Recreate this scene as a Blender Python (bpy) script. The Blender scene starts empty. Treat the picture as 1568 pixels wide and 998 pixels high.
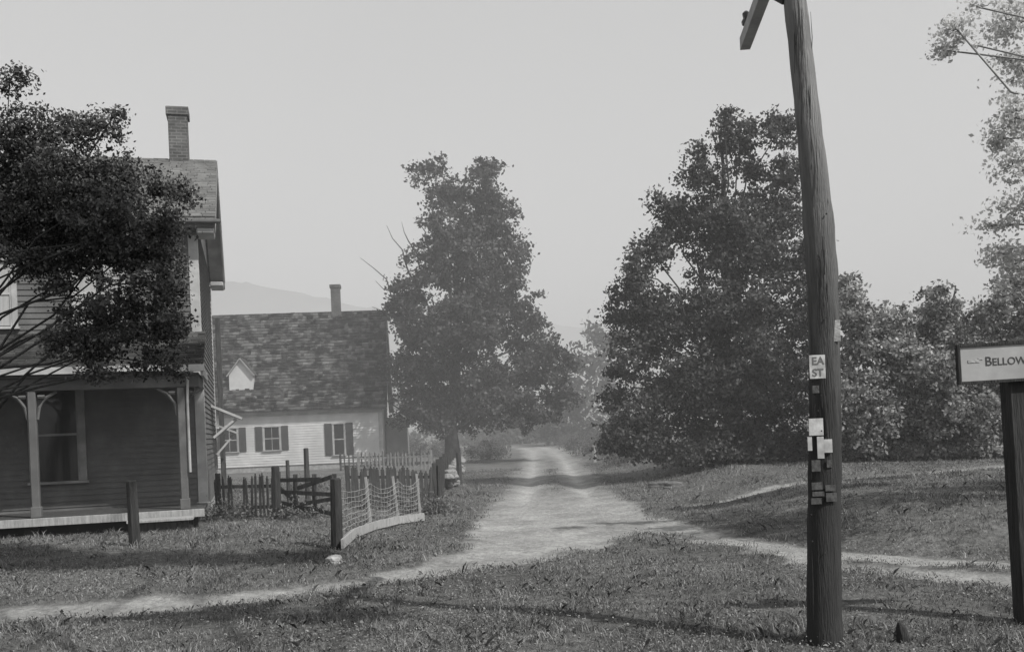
import bpy, math, random, bmesh
import numpy as np
from mathutils import Vector, Matrix
random.seed(7)
F=1500.0; H=1.7; TH=math.radians(2.4); CT=math.cos(TH); ST=math.sin(TH)
SUN=np.array([0.78,-0.60,0.0]); SUN/=np.linalg.norm(SUN); ELEV=math.radians(46)
def lev(px,py):
    dx=px-784.0; dy=655.0-py
    return dx*CT+dy*ST, -dx*ST+dy*CT
def W(px,py,D):
    a,b=lev(px,py); return (a/F*D, D, H+b/F*D)
def G(px,py,z=0.0):
    a,b=lev(px,py); D=(z-H)*F/b; return (a/F*D, D)
scn=bpy.context.scene; col=scn.collection
# ------------------------------------------------ materials
def newmat(name):
    m=bpy.data.materials.new(name); m.use_nodes=True
    nt=m.node_tree; b=nt.nodes['Principled BSDF']; b.inputs['Specular IOR Level'].default_value=0.25
    return m,nt,b
def g(v): return (v,v,v*0.99,1)
def noisemat(name,c1,c2,scale=5,rough=.8,bump=.3,bscale=None,stretch=(1,1,1),c3=None,s3=.6,spec=.25,zgrad=None):
    m,nt,b=newmat(name); N=nt.nodes; L=nt.links
    tc=N.new('ShaderNodeTexCoord'); mp=N.new('ShaderNodeMapping'); mp.inputs['Scale'].default_value=stretch
    L.new(tc.outputs['Object'],mp.inputs[0])
    n=N.new('ShaderNodeTexNoise'); n.inputs['Scale'].default_value=scale; n.inputs['Detail'].default_value=6; n.inputs['Roughness'].default_value=.65
    L.new(mp.outputs[0],n.inputs['Vector'])
    r=N.new('ShaderNodeValToRGB'); r.color_ramp.elements[0].position=.32; r.color_ramp.elements[1].position=.68
    r.color_ramp.elements[0].color=g(c1); r.color_ramp.elements[1].color=g(c2)
    L.new(n.outputs['Fac'],r.inputs[0]); out=r.outputs[0]
    if c3 is not None:
        n3=N.new('ShaderNodeTexNoise'); n3.inputs['Scale'].default_value=s3; n3.inputs['Detail'].default_value=4
        L.new(tc.outputs['Object'],n3.inputs['Vector'])
        r3=N.new('ShaderNodeValToRGB'); r3.color_ramp.elements[0].position=.4; r3.color_ramp.elements[1].position=.65
        L.new(n3.outputs['Fac'],r3.inputs[0])
        mx=N.new('ShaderNodeMixRGB'); L.new(r3.outputs[0],mx.inputs[0]); L.new(out,mx.inputs[1]); mx.inputs[2].default_value=g(c3); out=mx.outputs[0]
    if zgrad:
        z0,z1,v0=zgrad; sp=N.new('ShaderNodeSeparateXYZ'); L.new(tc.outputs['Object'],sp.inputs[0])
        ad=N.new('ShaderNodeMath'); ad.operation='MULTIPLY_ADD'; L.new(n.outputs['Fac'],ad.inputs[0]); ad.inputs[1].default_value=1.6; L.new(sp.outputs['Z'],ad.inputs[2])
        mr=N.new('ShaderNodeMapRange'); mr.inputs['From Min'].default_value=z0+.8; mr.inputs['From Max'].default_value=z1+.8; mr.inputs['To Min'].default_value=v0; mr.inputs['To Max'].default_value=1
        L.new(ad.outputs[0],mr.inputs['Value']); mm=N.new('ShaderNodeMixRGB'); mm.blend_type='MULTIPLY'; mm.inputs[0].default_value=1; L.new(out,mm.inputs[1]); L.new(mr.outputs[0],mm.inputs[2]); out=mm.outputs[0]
    L.new(out,b.inputs['Base Color']); b.inputs['Roughness'].default_value=rough; b.inputs['Specular IOR Level'].default_value=spec
    if bump:
        n2=N.new('ShaderNodeTexNoise'); n2.inputs['Scale'].default_value=bscale or scale*4; n2.inputs['Detail'].default_value=5
        L.new(mp.outputs[0],n2.inputs['Vector'])
        bp=N.new('ShaderNodeBump'); bp.inputs['Strength'].default_value=bump; bp.inputs['Distance'].default_value=.02
        L.new(n2.outputs['Fac'],bp.inputs['Height']); L.new(bp.outputs[0],b.inputs['Normal'])
    return m
def leafmat(name,lo,hi,trans=.3):
    m,nt,b=newmat(name); N=nt.nodes; L=nt.links
    at=N.new('ShaderNodeAttribute'); at.attribute_name='shade'
    r=N.new('ShaderNodeValToRGB'); r.color_ramp.elements[0].color=g(lo); r.color_ramp.elements[1].color=g(hi)
    L.new(at.outputs['Fac'],r.inputs[0]); L.new(r.outputs[0],b.inputs['Base Color']); b.inputs['Roughness'].default_value=.55
    t=N.new('ShaderNodeBsdfTranslucent'); L.new(r.outputs[0],t.inputs[0])
    ms=N.new('ShaderNodeMixShader'); ms.inputs[0].default_value=trans
    L.new(b.outputs[0],ms.inputs[1]); L.new(t.outputs[0],ms.inputs[2])
    L.new(ms.outputs[0],N['Material Output'].inputs[0]); return m
M={}
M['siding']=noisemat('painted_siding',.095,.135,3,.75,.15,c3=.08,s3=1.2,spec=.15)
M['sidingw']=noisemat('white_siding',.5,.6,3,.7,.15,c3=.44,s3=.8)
M['trim']=noisemat('trim_paint',.34,.44,6,.6,.12,c3=.27,s3=2)
M['trimd']=noisemat('porch_trim_paint',.18,.26,6,.6,.12,c3=.15,s3=2)  # darker trim tone for porch windows and front door casing
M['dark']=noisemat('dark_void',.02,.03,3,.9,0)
M['oldwood']=noisemat('weathered_wood',.03,.08,6,.9,.6,stretch=(4,4,.6))
M['palewood']=noisemat('pale_wood',.2,.36,6,.85,.4,stretch=(4,4,.6))
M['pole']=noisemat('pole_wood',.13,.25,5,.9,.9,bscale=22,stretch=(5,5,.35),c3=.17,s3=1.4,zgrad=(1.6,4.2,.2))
M['poled']=noisemat('pole_dark',.02,.05,5,.9,.8,stretch=(4,4,.4))
M['shutter']=noisemat('shutter_paint',.04,.06,8,.6,.1)
M['paper']=noisemat('paper_notice',.36,.55,14,.7,.1,c3=.25,s3=9)
M['signw']=noisemat('sign_enamel',.3,.38,5,.5,.05,c3=.27,s3=3)
M['ink']=noisemat('ink',.04,.06,10,.6,0)
M['stone']=noisemat('stone',.2,.38,6,.9,.7)
M['wallstone']=noisemat('field_stone',.14,.28,5,.9,.7)
M['bark']=noisemat('bark',.03,.08,5,.95,.9,stretch=(3,3,.7))
M['glarebark']=noisemat('glare_bark',.2,.32,5,.95,.9,stretch=(3,3,.7))  # bark lightened to carry the same painted glare as the cherry leaves
M['metal']=noisemat('wire_metal',.24,.36,10,.5,0)
M['curtain']=noisemat('curtain',.28,.38,6,.9,.2,stretch=(8,8,.3))
def glass():
    m,nt,b=newmat('window_glass'); b.inputs['Base Color'].default_value=g(.02); b.inputs['Roughness'].default_value=.08; b.inputs['Specular IOR Level'].default_value=.5
    N=nt.nodes;L=nt.links; n=N.new('ShaderNodeTexNoise'); n.inputs['Scale'].default_value=2.5
    bp=N.new('ShaderNodeBump'); bp.inputs['Strength'].default_value=.15; L.new(n.outputs[0],bp.inputs['Height']); L.new(bp.outputs[0],b.inputs['Normal']); return m
M['glass']=glass()
def brickmat(name,c1,c2,mort,sx,row=.25,scale=1.0,bw=.5,axis='xz'):
    m,nt,b=newmat(name); N=nt.nodes;L=nt.links
    tc=N.new('ShaderNodeTexCoord'); mp=N.new('ShaderNodeMapping')
    L.new(tc.outputs['Object'],mp.inputs[0])
    sep=N.new('ShaderNodeSeparateXYZ'); L.new(mp.outputs[0],sep.inputs[0])
    ad=N.new('ShaderNodeMath'); ad.operation='ADD'; L.new(sep.outputs['X'],ad.inputs[0]); L.new(sep.outputs['Y'],ad.inputs[1])
    cb=N.new('ShaderNodeCombineXYZ')
    if axis=='roof': L.new(sep.outputs['X'],cb.inputs[0])
    else: L.new(ad.outputs[0],cb.inputs[0])
    L.new(sep.outputs['Z'],cb.inputs[1])
    br=N.new('ShaderNodeTexBrick'); L.new(cb.outputs[0],br.inputs['Vector'])
    br.inputs['Scale'].default_value=scale; br.inputs['Brick Width'].default_value=bw; br.inputs['Row Height'].default_value=row
    br.inputs['Mortar Size'].default_value=.012; br.inputs['Mortar Smooth'].default_value=.4; br.inputs['Bias'].default_value=-.2
    br.inputs['Color1'].default_value=g(c1); br.inputs['Color2'].default_value=g(c2); br.inputs['Mortar'].default_value=g(mort)
    n=N.new('ShaderNodeTexNoise'); n.inputs['Scale'].default_value=1.3; n.inputs['Detail'].default_value=7; n.inputs['Roughness'].default_value=.7
    L.new(tc.outputs['Object'],n.inputs['Vector'])
    r=N.new('ShaderNodeValToRGB'); r.color_ramp.elements[0].position=.35; r.color_ramp.elements[1].position=.65
    r.color_ramp.elements[0].color=g(.45); r.color_ramp.elements[1].color=g(1.25)
    L.new(n.outputs['Fac'],r.inputs[0])
    mx=N.new('ShaderNodeMixRGB'); mx.blend_type='MULTIPLY'; mx.inputs[0].default_value=1
    L.new(br.outputs['Color'],mx.inputs[1]); L.new(r.outputs[0],mx.inputs[2]); L.new(mx.outputs[0],b.inputs['Base Color'])
    b.inputs['Roughness'].default_value=.9
    bp=N.new('ShaderNodeBump'); bp.inputs['Strength'].default_value=.6; bp.inputs['Distance'].default_value=.03
    L.new(br.outputs['Color'],bp.inputs['Height']); L.new(bp.outputs[0],b.inputs['Normal'])
    return m
M['brick']=brickmat('chimney_brick',.10,.06,.16,1,row=.075,bw=.22)
M['shingle']=brickmat('mossy_shingles',.09,.05,.02,1,row=.16,bw=.24,axis='roof')
M['shingle2']=brickmat('grey_shingles',.2,.15,.08,1,row=.12,bw=.22,axis='roof')
# ------------------------------------------------ mesh helpers
def mesh_np(name,V,Fc,mat,parent=None,attr=None,smooth=False):
    me=bpy.data.meshes.new(name); V=np.asarray(V,dtype=np.float32); Fc=np.asarray(Fc,dtype=np.int32)
    n=Fc.shape[1]; me.vertices.add(len(V)); me.vertices.foreach_set('co',V.ravel())
    me.loops.add(Fc.size); me.loops.foreach_set('vertex_index',Fc.ravel())
    me.polygons.add(len(Fc)); me.polygons.foreach_set('loop_start',np.arange(len(Fc),dtype=np.int32)*n)
    me.polygons.foreach_set('loop_total',np.full(len(Fc),n,dtype=np.int32))
    if attr:
        for k,a in attr.items():
            at=me.attributes.new(k,'FLOAT','POINT'); at.data.foreach_set('value',np.asarray(a,dtype=np.float32))
    me.update(calc_edges=True)
    if smooth: me.polygons.foreach_set('use_smooth',np.ones(len(me.polygons),dtype=bool))
    if mat: me.materials.append(mat)
    o=bpy.data.objects.new(name,me); col.objects.link(o)
    if parent: o.parent=parent
    return o
def pym(name,V,Fc,mat,parent=None,smooth=False):
    me=bpy.data.meshes.new(name); me.from_pydata([tuple(v) for v in V],[],Fc); me.update()
    if mat: me.materials.append(mat)
    if smooth:
        for p in me.polygons: p.use_smooth=True
    o=bpy.data.objects.new(name,me); col.objects.link(o)
    if parent: o.parent=parent
    return o
def empty(name,loc=(0,0,0),rz=0):
    o=bpy.data.objects.new(name,None); o.location=loc; o.rotation_euler=(0,0,rz); o.empty_display_size=.3; col.objects.link(o); return o
def box(name,lo,hi,mat,parent=None,bev=.006):
    x0,y0,z0=lo; x1,y1,z1=hi
    V=[(x0,y0,z0),(x1,y0,z0),(x1,y1,z0),(x0,y1,z0),(x0,y0,z1),(x1,y0,z1),(x1,y1,z1),(x0,y1,z1)]
    Fc=[(0,3,2,1),(4,5,6,7),(0,1,5,4),(1,2,6,5),(2,3,7,6),(3,0,4,7)]
    o=pym(name,V,Fc,mat,parent)
    if bev:
        b=o.modifiers.new('b','BEVEL'); b.width=bev; b.segments=1
    return o
class Acc:
    def __init__(s): s.V=[]; s.F=[]
    def beam(s,p,q,w,h,up=(0,0,1)):
        p=Vector(p);q=Vector(q); d=(q-p).normalized(); u=Vector(up)
        if abs(d.dot(u))>.97: u=Vector((0,1,0))
        r=d.cross(u).normalized(); u=r.cross(d).normalized(); n=len(s.V)
        for e in (p,q):
            for a,b in ((-1,-1),(1,-1),(1,1),(-1,1)): s.V.append(e+r*a*w/2+u*b*h/2)
        s.F+= [(n,n+1,n+2,n+3),(n+7,n+6,n+5,n+4)]+[(n+i,n+4+i,n+4+(i+1)%4,n+(i+1)%4) for i in range(4)]
    def tube(s,pts,rad,k=6):
        n=len(s.V); pts=[Vector(p) for p in pts]
        for i,p in enumerate(pts):
            d=(pts[min(i+1,len(pts)-1)]-pts[max(i-1,0)]).normalized()
            u=Vector((0,0,1)) if abs(d.z)<.9 else Vector((1,0,0))
            r=d.cross(u).normalized(); u=r.cross(d).normalized()
            for j in range(k):
                a=2*math.pi*j/k; s.V.append(p+(r*math.cos(a)+u*math.sin(a))*rad[i])
        for i in range(len(pts)-1):
            for j in range(k):
                s.F.append((n+i*k+j,n+i*k+(j+1)%k,n+(i+1)*k+(j+1)%k,n+(i+1)*k+j))
        s.F.append(tuple(n+j for j in reversed(range(k)))); s.F.append(tuple(n+(len(pts)-1)*k+j for j in range(k)))
    def make(s,name,mat,parent=None,smooth=False): return pym(name,s.V,s.F,mat,parent,smooth)
# ------------------------------------------------ terrain
def poly(pts): return [(*G(a,b),hw) for a,b,hw in pts]
main=poly([(862,806,1.7),(858,782,1.6),(852,760,1.5),(847,735,1.5),(845,715,1.5)])
main+=[(1.9,52,1.5),(2.2,70,1.6),(1.6,84,1.6),(-4,100,1.5),(-18,115,1.5)]
left=poly([(868,805,1.4),(835,828,1.15),(770,848,.75),(680,866,.42),(560,886,.3),(380,908,.34),(180,924,.48),(0,936,.58),(-300,960,.6),(-900,985,.7)])
right=poly([(868,795,1.2),(960,802,.8),(1060,814,.5),(1230,834,.4),(1440,850,.5),(1568,856,.56),(1900,860,.6)])
right2=poly([(1180,834,.2),(1280,862,.27),(1400,873,.3),(1500,882,.34),(1700,900,.4)])
foot=poly([(1060,775,.1),(1290,764,.25),(1400,755,.3),(1540,742,.4),(1800,722,.5)])
PL=[main,left,right,right2,foot]
def snoise(x,y,s,seed=0):
    r=np.random.RandomState(seed); o=0
    for i in range(6):
        a=r.rand()*6.28; f=s*(1.0+1.3*i*r.rand()+i*.5); p=r.rand()*6.28
        o=o+np.sin((x*np.cos(a)+y*np.sin(a))*f+p+1.3*np.sin((x*np.sin(a)-y*np.cos(a))*f*.7+p*2))/(1+i*.35)
    return o/3.0
def roadmask(x,y,full=False):
    m=np.zeros_like(x)-9.0; lat=np.zeros_like(x)+9
    for k,p in enumerate(PL):
        for (ax,ay,aw),(bx,by,bw) in zip(p[:-1],p[1:]):
            dx,dy=bx-ax,by-ay; t=np.clip(((x-ax)*dx+(y-ay)*dy)/(dx*dx+dy*dy+1e-9),0,1)
            d=np.hypot(x-ax-t*dx,y-ay-t*dy); w=aw+(bw-aw)*t
            m=np.maximum(m,(w-d))
            if k==0: lat=np.minimum(lat,d)
    m=m+.24*snoise(x,y,1.7,3)+.14*snoise(x,y,6,4)
    m=np.clip(m/.6+.5,0,1)
    lt=lat+.10*snoise(x,y,.8,19); fy=np.clip((y-20)/5,0,1)
    med=np.exp(-(lt/.33)**2)*np.clip((y-22)/4,0,1)*.75*np.clip(1.4-y/90,.3,1)+np.exp(-((lt-1.35)/.28)**2)*.4*fy
    m=m*(1-med*(.7+.45*snoise(x,y,1.6,7)))*(1-.25*np.clip(snoise(x,y,.9,17),0,1))
    if full:
        rut=np.exp(-((lt-.75)/.26)**2)*fy+.6*(1-fy); rut=rut*(1-np.clip((y-40)/40,0,.6))+.4*np.clip((y-40)/40,0,.6)
        return np.clip(m,0,1),rut
    return np.clip(m,0,1)
bx=np.array([p[0] for p in right]); by=np.array([p[1] for p in right])
def sm(t): t=np.clip(t,0,1); return t*t*(3-2*t)
def hgt(x,y):
    h=.05*snoise(x,y,.25,1)+.02*snoise(x,y,1.1,2)*sm((30-y)/10)
    yb=np.interp(x,bx,by)
    h=h+.42*sm((y-yb-.7)/2.6)*sm((x-3.2)/3.)
    h=h-.12*np.exp(-((y-yb-.9)/.5)**2)*sm((x-2.5)/2)*sm((30-x)/10)
    h=h+.10*sm((y-13.)/3)*sm((-1.8-x)/2.)*sm((40-y)/10)
    h=h+sm((y-110)/300)*3
    return h*sm((y+30)/20)
def axis(lo,a,b,hi,st,gr):
    v=list(np.arange(a,b,st)); s=st; t=b
    while t<hi: v.append(t); s*=gr; t+=s
    v.append(hi); s=st; t=a-st; pre=[]
    while t>lo: pre.append(t); s*=gr; t-=s
    pre.append(lo); return np.array(pre[::-1]+v)
xs=axis(-1500,-10,12,1500,.11,1.09); ys=axis(-200,7,26,2500,.11,1.03)
X,Y=np.meshgrid(xs,ys); x=X.ravel(); y=Y.ravel(); z=hgt(x,y); rm,rt_=roadmask(x,y,True); z=z-.04*rm+.015*snoise(x,y,9,33)*rm-.06*rt_*rm
nx=len(xs); ny=len(ys); I=np.arange(nx*ny).reshape(ny,nx)
Q=np.stack([I[:-1,:-1],I[:-1,1:],I[1:,1:],I[1:,:-1]],-1).reshape(-1,4)
fm=rm[Q].mean(1)>.5
V=np.stack([x,y,z],1)
def groundmat(name):
    m,nt,b=newmat(name); N=nt.nodes;L=nt.links
    tc=N.new('ShaderNodeTexCoord')
    def nz(s,d=6,r=.65):
        n=N.new('ShaderNodeTexNoise'); n.inputs['Scale'].default_value=s; n.inputs['Detail'].default_value=d; n.inputs['Roughness'].default_value=r
        L.new(tc.outputs['Object'],n.inputs['Vector']); return n
    def ramp(n,a,b_,p0=.35,p1=.65):
        r=N.new('ShaderNodeValToRGB'); r.color_ramp.elements[0].position=p0; r.color_ramp.elements[1].position=p1
        r.color_ramp.elements[0].color=g(a); r.color_ramp.elements[1].color=g(b_); L.new(n.outputs[0],r.inputs[0]); return r
    def mul(a,b_):
        mx=N.new('ShaderNodeMixRGB'); mx.blend_type='MULTIPLY'; mx.inputs[0].default_value=1; L.new(a.outputs[0],mx.inputs[1]); L.new(b_.outputs[0],mx.inputs[2]); return mx
    gr=mul(ramp(nz(9,8,.75),.08,.22),ramp(nz(.5),.65,1.2))
    dr=mul(ramp(nz(11,9,.75),.26,.48),ramp(nz(.9),.7,1.1))
    ru=N.new('ShaderNodeAttribute'); ru.attribute_name='rut'
    rr=N.new('ShaderNodeMapRange'); rr.inputs['To Min'].default_value=.7; rr.inputs['To Max'].default_value=1.15; L.new(ru.outputs['Fac'],rr.inputs['Value'])
    dr=mul(dr,rr)
    at=N.new('ShaderNodeAttribute'); at.attribute_name='road'
    ad=N.new('ShaderNodeMath'); ad.operation='ADD'; n5=nz(5,9,.75); L.new(at.outputs['Fac'],ad.inputs[0]); L.new(n5.outputs['Fac'],ad.inputs[1])
    mr=N.new('ShaderNodeMapRange'); mr.inputs['From Min'].default_value=.78; mr.inputs['From Max'].default_value=1.2; L.new(ad.outputs[0],mr.inputs['Value'])
    mx=N.new('ShaderNodeMixRGB'); L.new(mr.outputs[0],mx.inputs[0]); L.new(gr.outputs[0],mx.inputs[1]); L.new(dr.outputs[0],mx.inputs[2])
    L.new(mx.outputs[0],b.inputs['Base Color']); b.inputs['Roughness'].default_value=.95; b.inputs['Specular IOR Level'].default_value=.1
    bp=N.new('ShaderNodeBump'); bp.inputs['Strength'].default_value=1; bp.inputs['Distance'].default_value=.08; n6=nz(10,9,.75)
    L.new(n6.outputs['Fac'],bp.inputs['Height']); L.new(bp.outputs[0],b.inputs['Normal']); return m
GM=groundmat('grass_and_earth')
def sub(name,sel):
    q=Q[sel]; u,inv=np.unique(q,return_inverse=True)
    return mesh_np(name,V[u],inv.reshape(-1,4),GM,attr={'road':rm[u],'rut':rt_[u]},smooth=True)
sub('ground',~fm); sub('dirt_road',fm)
# ------------------------------------------------ grass
rs=np.random.RandomState(5)
HX,HY=W(318,800,20.35)[:2]; HR=math.radians(15)
def inhouse(x,y):
    dx=x-HX; dy=y-HY; lx=dx*math.cos(HR)+dy*math.sin(HR); ly=-dx*math.sin(HR)+dy*math.cos(HR)
    a=(lx<.05)&(lx>-9)&(ly>-1.7)&(ly<7.2)
    return a|((x>-18)&(x<-6.4)&(y>49.7)&(y<61))
GP=empty('grass')
GMAT=leafmat('grass_blades',.035,.38,.3)
def blades(name,n,dmin,dmax,hlo,hhi,wid,mat,clump=0):
    D=np.exp(rs.uniform(math.log(dmin),math.log(dmax),n)); xx=rs.uniform(-1,1,n)*(D*.62+1.2)
    if clump:
        cx=xx[:n//clump].repeat(clump)[:n]; cD=D[:n//clump].repeat(clump)[:n]; k=len(cx)
        xx=cx+rs.normal(0,.06,k); D=cD+rs.normal(0,.06,k)
    n=len(xx)
    r=roadmask(xx,D); pt=snoise(xx,D,1.6,41); keep=(r<rs.uniform(.0,.8,n))&~inhouse(xx,D)&(pt+rs.normal(0,.3,n)>-.5); xx=xx[keep]; D=D[keep]; r=r[keep]; n=len(xx)
    zz=hgt(xx,D)-.01
    pn=.5+.5*np.clip(snoise(xx,D,.9,11),-1,1); pf=.5+.5*np.clip(snoise(xx,D,4,12),-1,1); pb=.5+.5*np.clip(snoise(xx,D,.6,14),-1,1)
    hh=rs.uniform(hlo,hhi,n)*(.35+.95*pn*pf+.3*pf)*(1-.6*r)*(1+np.minimum(D,40)/60)
    w=wid*(.5+.9*rs.rand(n))*(1+D/9)
    a=rs.uniform(0,6.28,n); la=rs.uniform(0,6.28,n); lm=rs.uniform(.2,1.3,n)*hh
    P=np.stack([xx,D,zz],1); sx=np.stack([np.cos(a),np.sin(a),0*a],1)*w[:,None]*.5
    tip=P+np.stack([np.cos(la)*lm,np.sin(la)*lm,hh*.9],1)
    mid=P+np.stack([np.cos(la)*lm*.35,np.sin(la)*lm*.35,hh*.65],1)
    VV=np.stack([P-sx,P+sx,mid+sx*.8,tip,mid-sx*.8],1).reshape(-1,3); FF=np.arange(n*5).reshape(-1,5)
    sh=np.clip(.02+.36*pf+.46*pb+rs.normal(0,.22,n),0,1).repeat(5)
    mesh_np(name,VV,FF,mat,GP,attr={'shade':sh})
blades('turf',370000,6.3,42,.018,.055,.0038,GMAT)
blades('tufts',60000,6.3,30,.05,.12,.0034,GMAT,clump=14)
def broad(name,n,mat,lo,hi,zlo,zhi,slo,shi,seed,thr=-.05,xmax=99,dmax=24,f=1.2):
    q=np.random.RandomState(seed)
    D=np.exp(q.uniform(math.log(6.3),math.log(dmax),n)); xx=q.uniform(-1,1,n)*(D*.62+1.2)
    k=(roadmask(xx,D)<.3)&~inhouse(xx,D)&(snoise(xx,D,f,21)+q.normal(0,.3,n)>thr)&(xx<xmax+q.normal(0,.8,n)); xx=xx[k];D=D[k];n=len(xx)
    c=np.stack([xx,D,hgt(xx,D)+q.uniform(zlo,zhi,n)],1); s=q.uniform(slo,shi,n)[:,None]*(1+D[:,None]/25)
    a=q.normal(0,1,(n,3)); a[:,2]*=.4; a/=np.linalg.norm(a,axis=1)[:,None]; nn=q.normal(0,.4,(n,3))+[0,0,1]
    b=np.cross(nn,a); b/=np.linalg.norm(b,axis=1)[:,None]
    VV=np.stack([c-a*s,c-b*s*.7,c+a*s,c+b*s*.7],1).reshape(-1,3)
    mesh_np(name,VV,np.arange(n*4).reshape(-1,4),mat,GP,attr={'shade':np.clip(q.uniform(lo,hi,n),0,1).repeat(4)})
broad('clover_leaves',90000,GMAT,.1,.8,.01,.05,.005,.011,31)
broad('dock_leaves',7000,GMAT,.0,.5,.02,.07,.010,.02,35,.15,0.0,13,2.3)
broad('seed_heads',6000,leafmat('seed_heads',.25,.5,.2),.2,1,.04,.10,.003,.006,32,-.6)
# ------------------------------------------------ trees
def n3(P,f,seed):
    return (snoise(P[:,0]+.37*P[:,1],P[:,2],f,seed)+snoise(P[:,1]-.4*P[:,0],P[:,2]*1.1,f,seed+1))*.5
def tree(name,base,lobes,tr,ncl,lpc,ls,cr,mat,seed,ztrunk=None,top=None,limbk=.3,nf=1.0,thr=-.3,zmin=.25,barelimbs=(),nsub=8,bark=None):
    q=np.random.RandomState(seed); par=empty(name,(0,0,0))
    lob=np.array([l[:6] for l in lobes]); vol=(lob[:,3]*lob[:,4]*lob[:,5])**.72
    wt=vol*np.array([(l[6] if len(l)>6 else 1.) for l in lobes])
    idx=q.choice(len(lob),ncl,p=wt/wt.sum())
    d=q.normal(0,1,(ncl,3)); d/=np.linalg.norm(d,axis=1)[:,None]; r=q.uniform(.12,1.15,ncl)**.55
    C=lob[idx,:3]+d*r[:,None]*lob[idx,3:6]
    C[:,2]=np.maximum(C[:,2],zmin)
    nn_=n3(C,nf,seed); kp=nn_+q.normal(0,.1,ncl)>thr; C=C[kp]; idx=idx[kp]; ncl=len(C)
    crr=cr*q.uniform(.5,1.4,ncl); nl=np.maximum(5,(lpc*q.uniform(.5,1.4,ncl)*(crr/cr)**1.6)).astype(int)
    ci=np.repeat(np.arange(ncl),nl); n=len(ci)
    off=q.normal(0,1,(n,3)); off/=np.linalg.norm(off,axis=1)[:,None]; off*=(q.uniform(0,1.1,n)**.8)[:,None]
    ang=q.uniform(0,6.28,ncl); el=q.uniform(.9,1.7,ncl)
    ax=np.stack([np.cos(ang),np.sin(ang),q.uniform(-.5,.6,ncl)],1); ax/=np.linalg.norm(ax,axis=1)[:,None]
    dp=(off*ax[ci]).sum(1)[:,None]; off=off*.8+ax[ci]*dp*(el[ci][:,None]-.8)
    off[:,2]*=.75
    P=C[ci]+off*crr[ci][:,None]
    s=ls*q.uniform(.6,1.3,n)[:,None]
    a=q.normal(0,1,(n,3)); a[:,2]-=.3; a/=np.linalg.norm(a,axis=1)[:,None]
    nn=q.normal(0,.8,(n,3))+off*.8+[0,0,.5]; b=np.cross(nn,a); b/=np.linalg.norm(b,axis=1)[:,None]+1e-6
    VV=np.stack([P-a*s,P-b*s*.62-a*s*.1,P+a*s,P+b*s*.62-a*s*.1],1).reshape(-1,3)
    sh=np.clip(.45+q.normal(0,.2,ncl)[ci]+q.normal(0,.2,n),0,1).repeat(4)
    mesh_np('foliage',VV,np.arange(n*4).reshape(-1,4),mat,par,attr={'shade':sh})
    A=Acc(); B=Vector(base); zt=top or (lob[:,2].max()); cx,cy=(lob[:,0]*vol).sum()/vol.sum(),(lob[:,1]*vol).sum()/vol.sum()
    T=Vector((cx,cy,zt)); tp=[]; trr=[]
    for i in range(9):
        t=i/8; p=B.lerp(T,t); 
        p.x=B.x+(T.x-B.x)*t**1.5; p.y=B.y+(T.y-B.y)*t**1.5
        p+=Vector((q.normal(0,.25),q.normal(0,.25),0))*tr*(0 if i==0 else 1.2); tp.append(p); trr.append(tr*(1.35 if i==0 else (1-t)**.8*.95+.06))
    A.tube(tp,trr,9)
    def limb(p0,p1,r0,r1,k=6,sag=.12):
        L=(p1-p0).length; pts=[];rr=[]
        for i in range(6):
            t=i/5; p=p0.lerp(p1,t); p.z+=math.sin(t*3.14)*L*sag*.6
            if 0<i<5: p+=Vector(q.normal(0,.035,3))*L
            pts.append(p); rr.append(r0+(r1-r0)*t)
        A.tube(pts,rr,k)
    for li,l in enumerate(lobes):
        c=Vector(l[:3]); dist=math.hypot(c.x-B.x,c.y-B.y)
        za=max(base[2]+ (c.z-base[2])*.45, base[2]+(ztrunk or 1.5)*.8); za=min(za,c.z-.05*dist,zt*.9) if c.z>za else za*.9
        t=min(max((za-B.z)/(T.z-B.z),0),.95); i=int(t*8); p0=tp[i].lerp(tp[i+1],t*8-i)
        limb(p0,c,tr*limbk*(1-t)+tr*.05,tr*.06)
        mem=np.where(idx==li)[0][:nsub]
        for m_ in mem: limb(c,Vector(C[m_]),tr*.05,tr*.015,4,.05)
    for (p0,p1,r0) in barelimbs: limb(Vector(p0),Vector(p1),r0,r0*.15,5,.03)
    A.make('trunk_and_limbs',bark or M['bark'],par,True)
    return par
def LB(D,ls,yd=.85,jit=.0,w=1.0):
    out=[]
    for i,(px,py,rx,rz) in enumerate(ls):
        dd=D+((i*37)%11-5)/5.0*jit
        c=W(px,py,dd); out.append((c[0],c[1],c[2],rx/F*dd,max(rx,rz)/F*dd*yd,rz/F*dd,w))
    return out
sh_=1/math.tan(ELEV)
def src(gx_,gy_,zz,rx,ry,rz,w=1.0): return (gx_+SUN[0]*sh_*zz,gy_+SUN[1]*sh_*zz,zz,rx,ry,rz,w)
mapleL=LB(50,[(645,262,22,14),(672,256,24,16),(745,258,18,18),(752,285,14,20),(735,290,20,26),(700,300,42,28),(690,340,45,30),(765,335,26,36),(740,350,30,30),(690,395,66,36),(775,395,34,36),(640,440,44,28),(740,440,62,42),(612,470,30,28),(700,500,90,44),(790,470,42,42),(812,525,36,36),(645,545,38,36),(655,595,55,42),(740,590,85,48),(835,565,42,36),(690,640,60,26),(790,625,70,36),(855,610,30,28),(622,635,26,18),(870,560,12,14),(610,560,22,24)],.9,1.0)
m0=G(697,708)
ML=leafmat('maple_leaves',.03,.14,.3)
bl=[]
for (a,b,c,d_) in [(640,500,552,395),(630,480,575,430),(640,440,592,345),(650,420,615,340),(660,400,640,330),(650,520,570,470),(700,330,655,290),(720,420,705,300),(690,450,640,380)]:
    bl.append((W(a,b,50),W(c,d_,49),.06))
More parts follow.
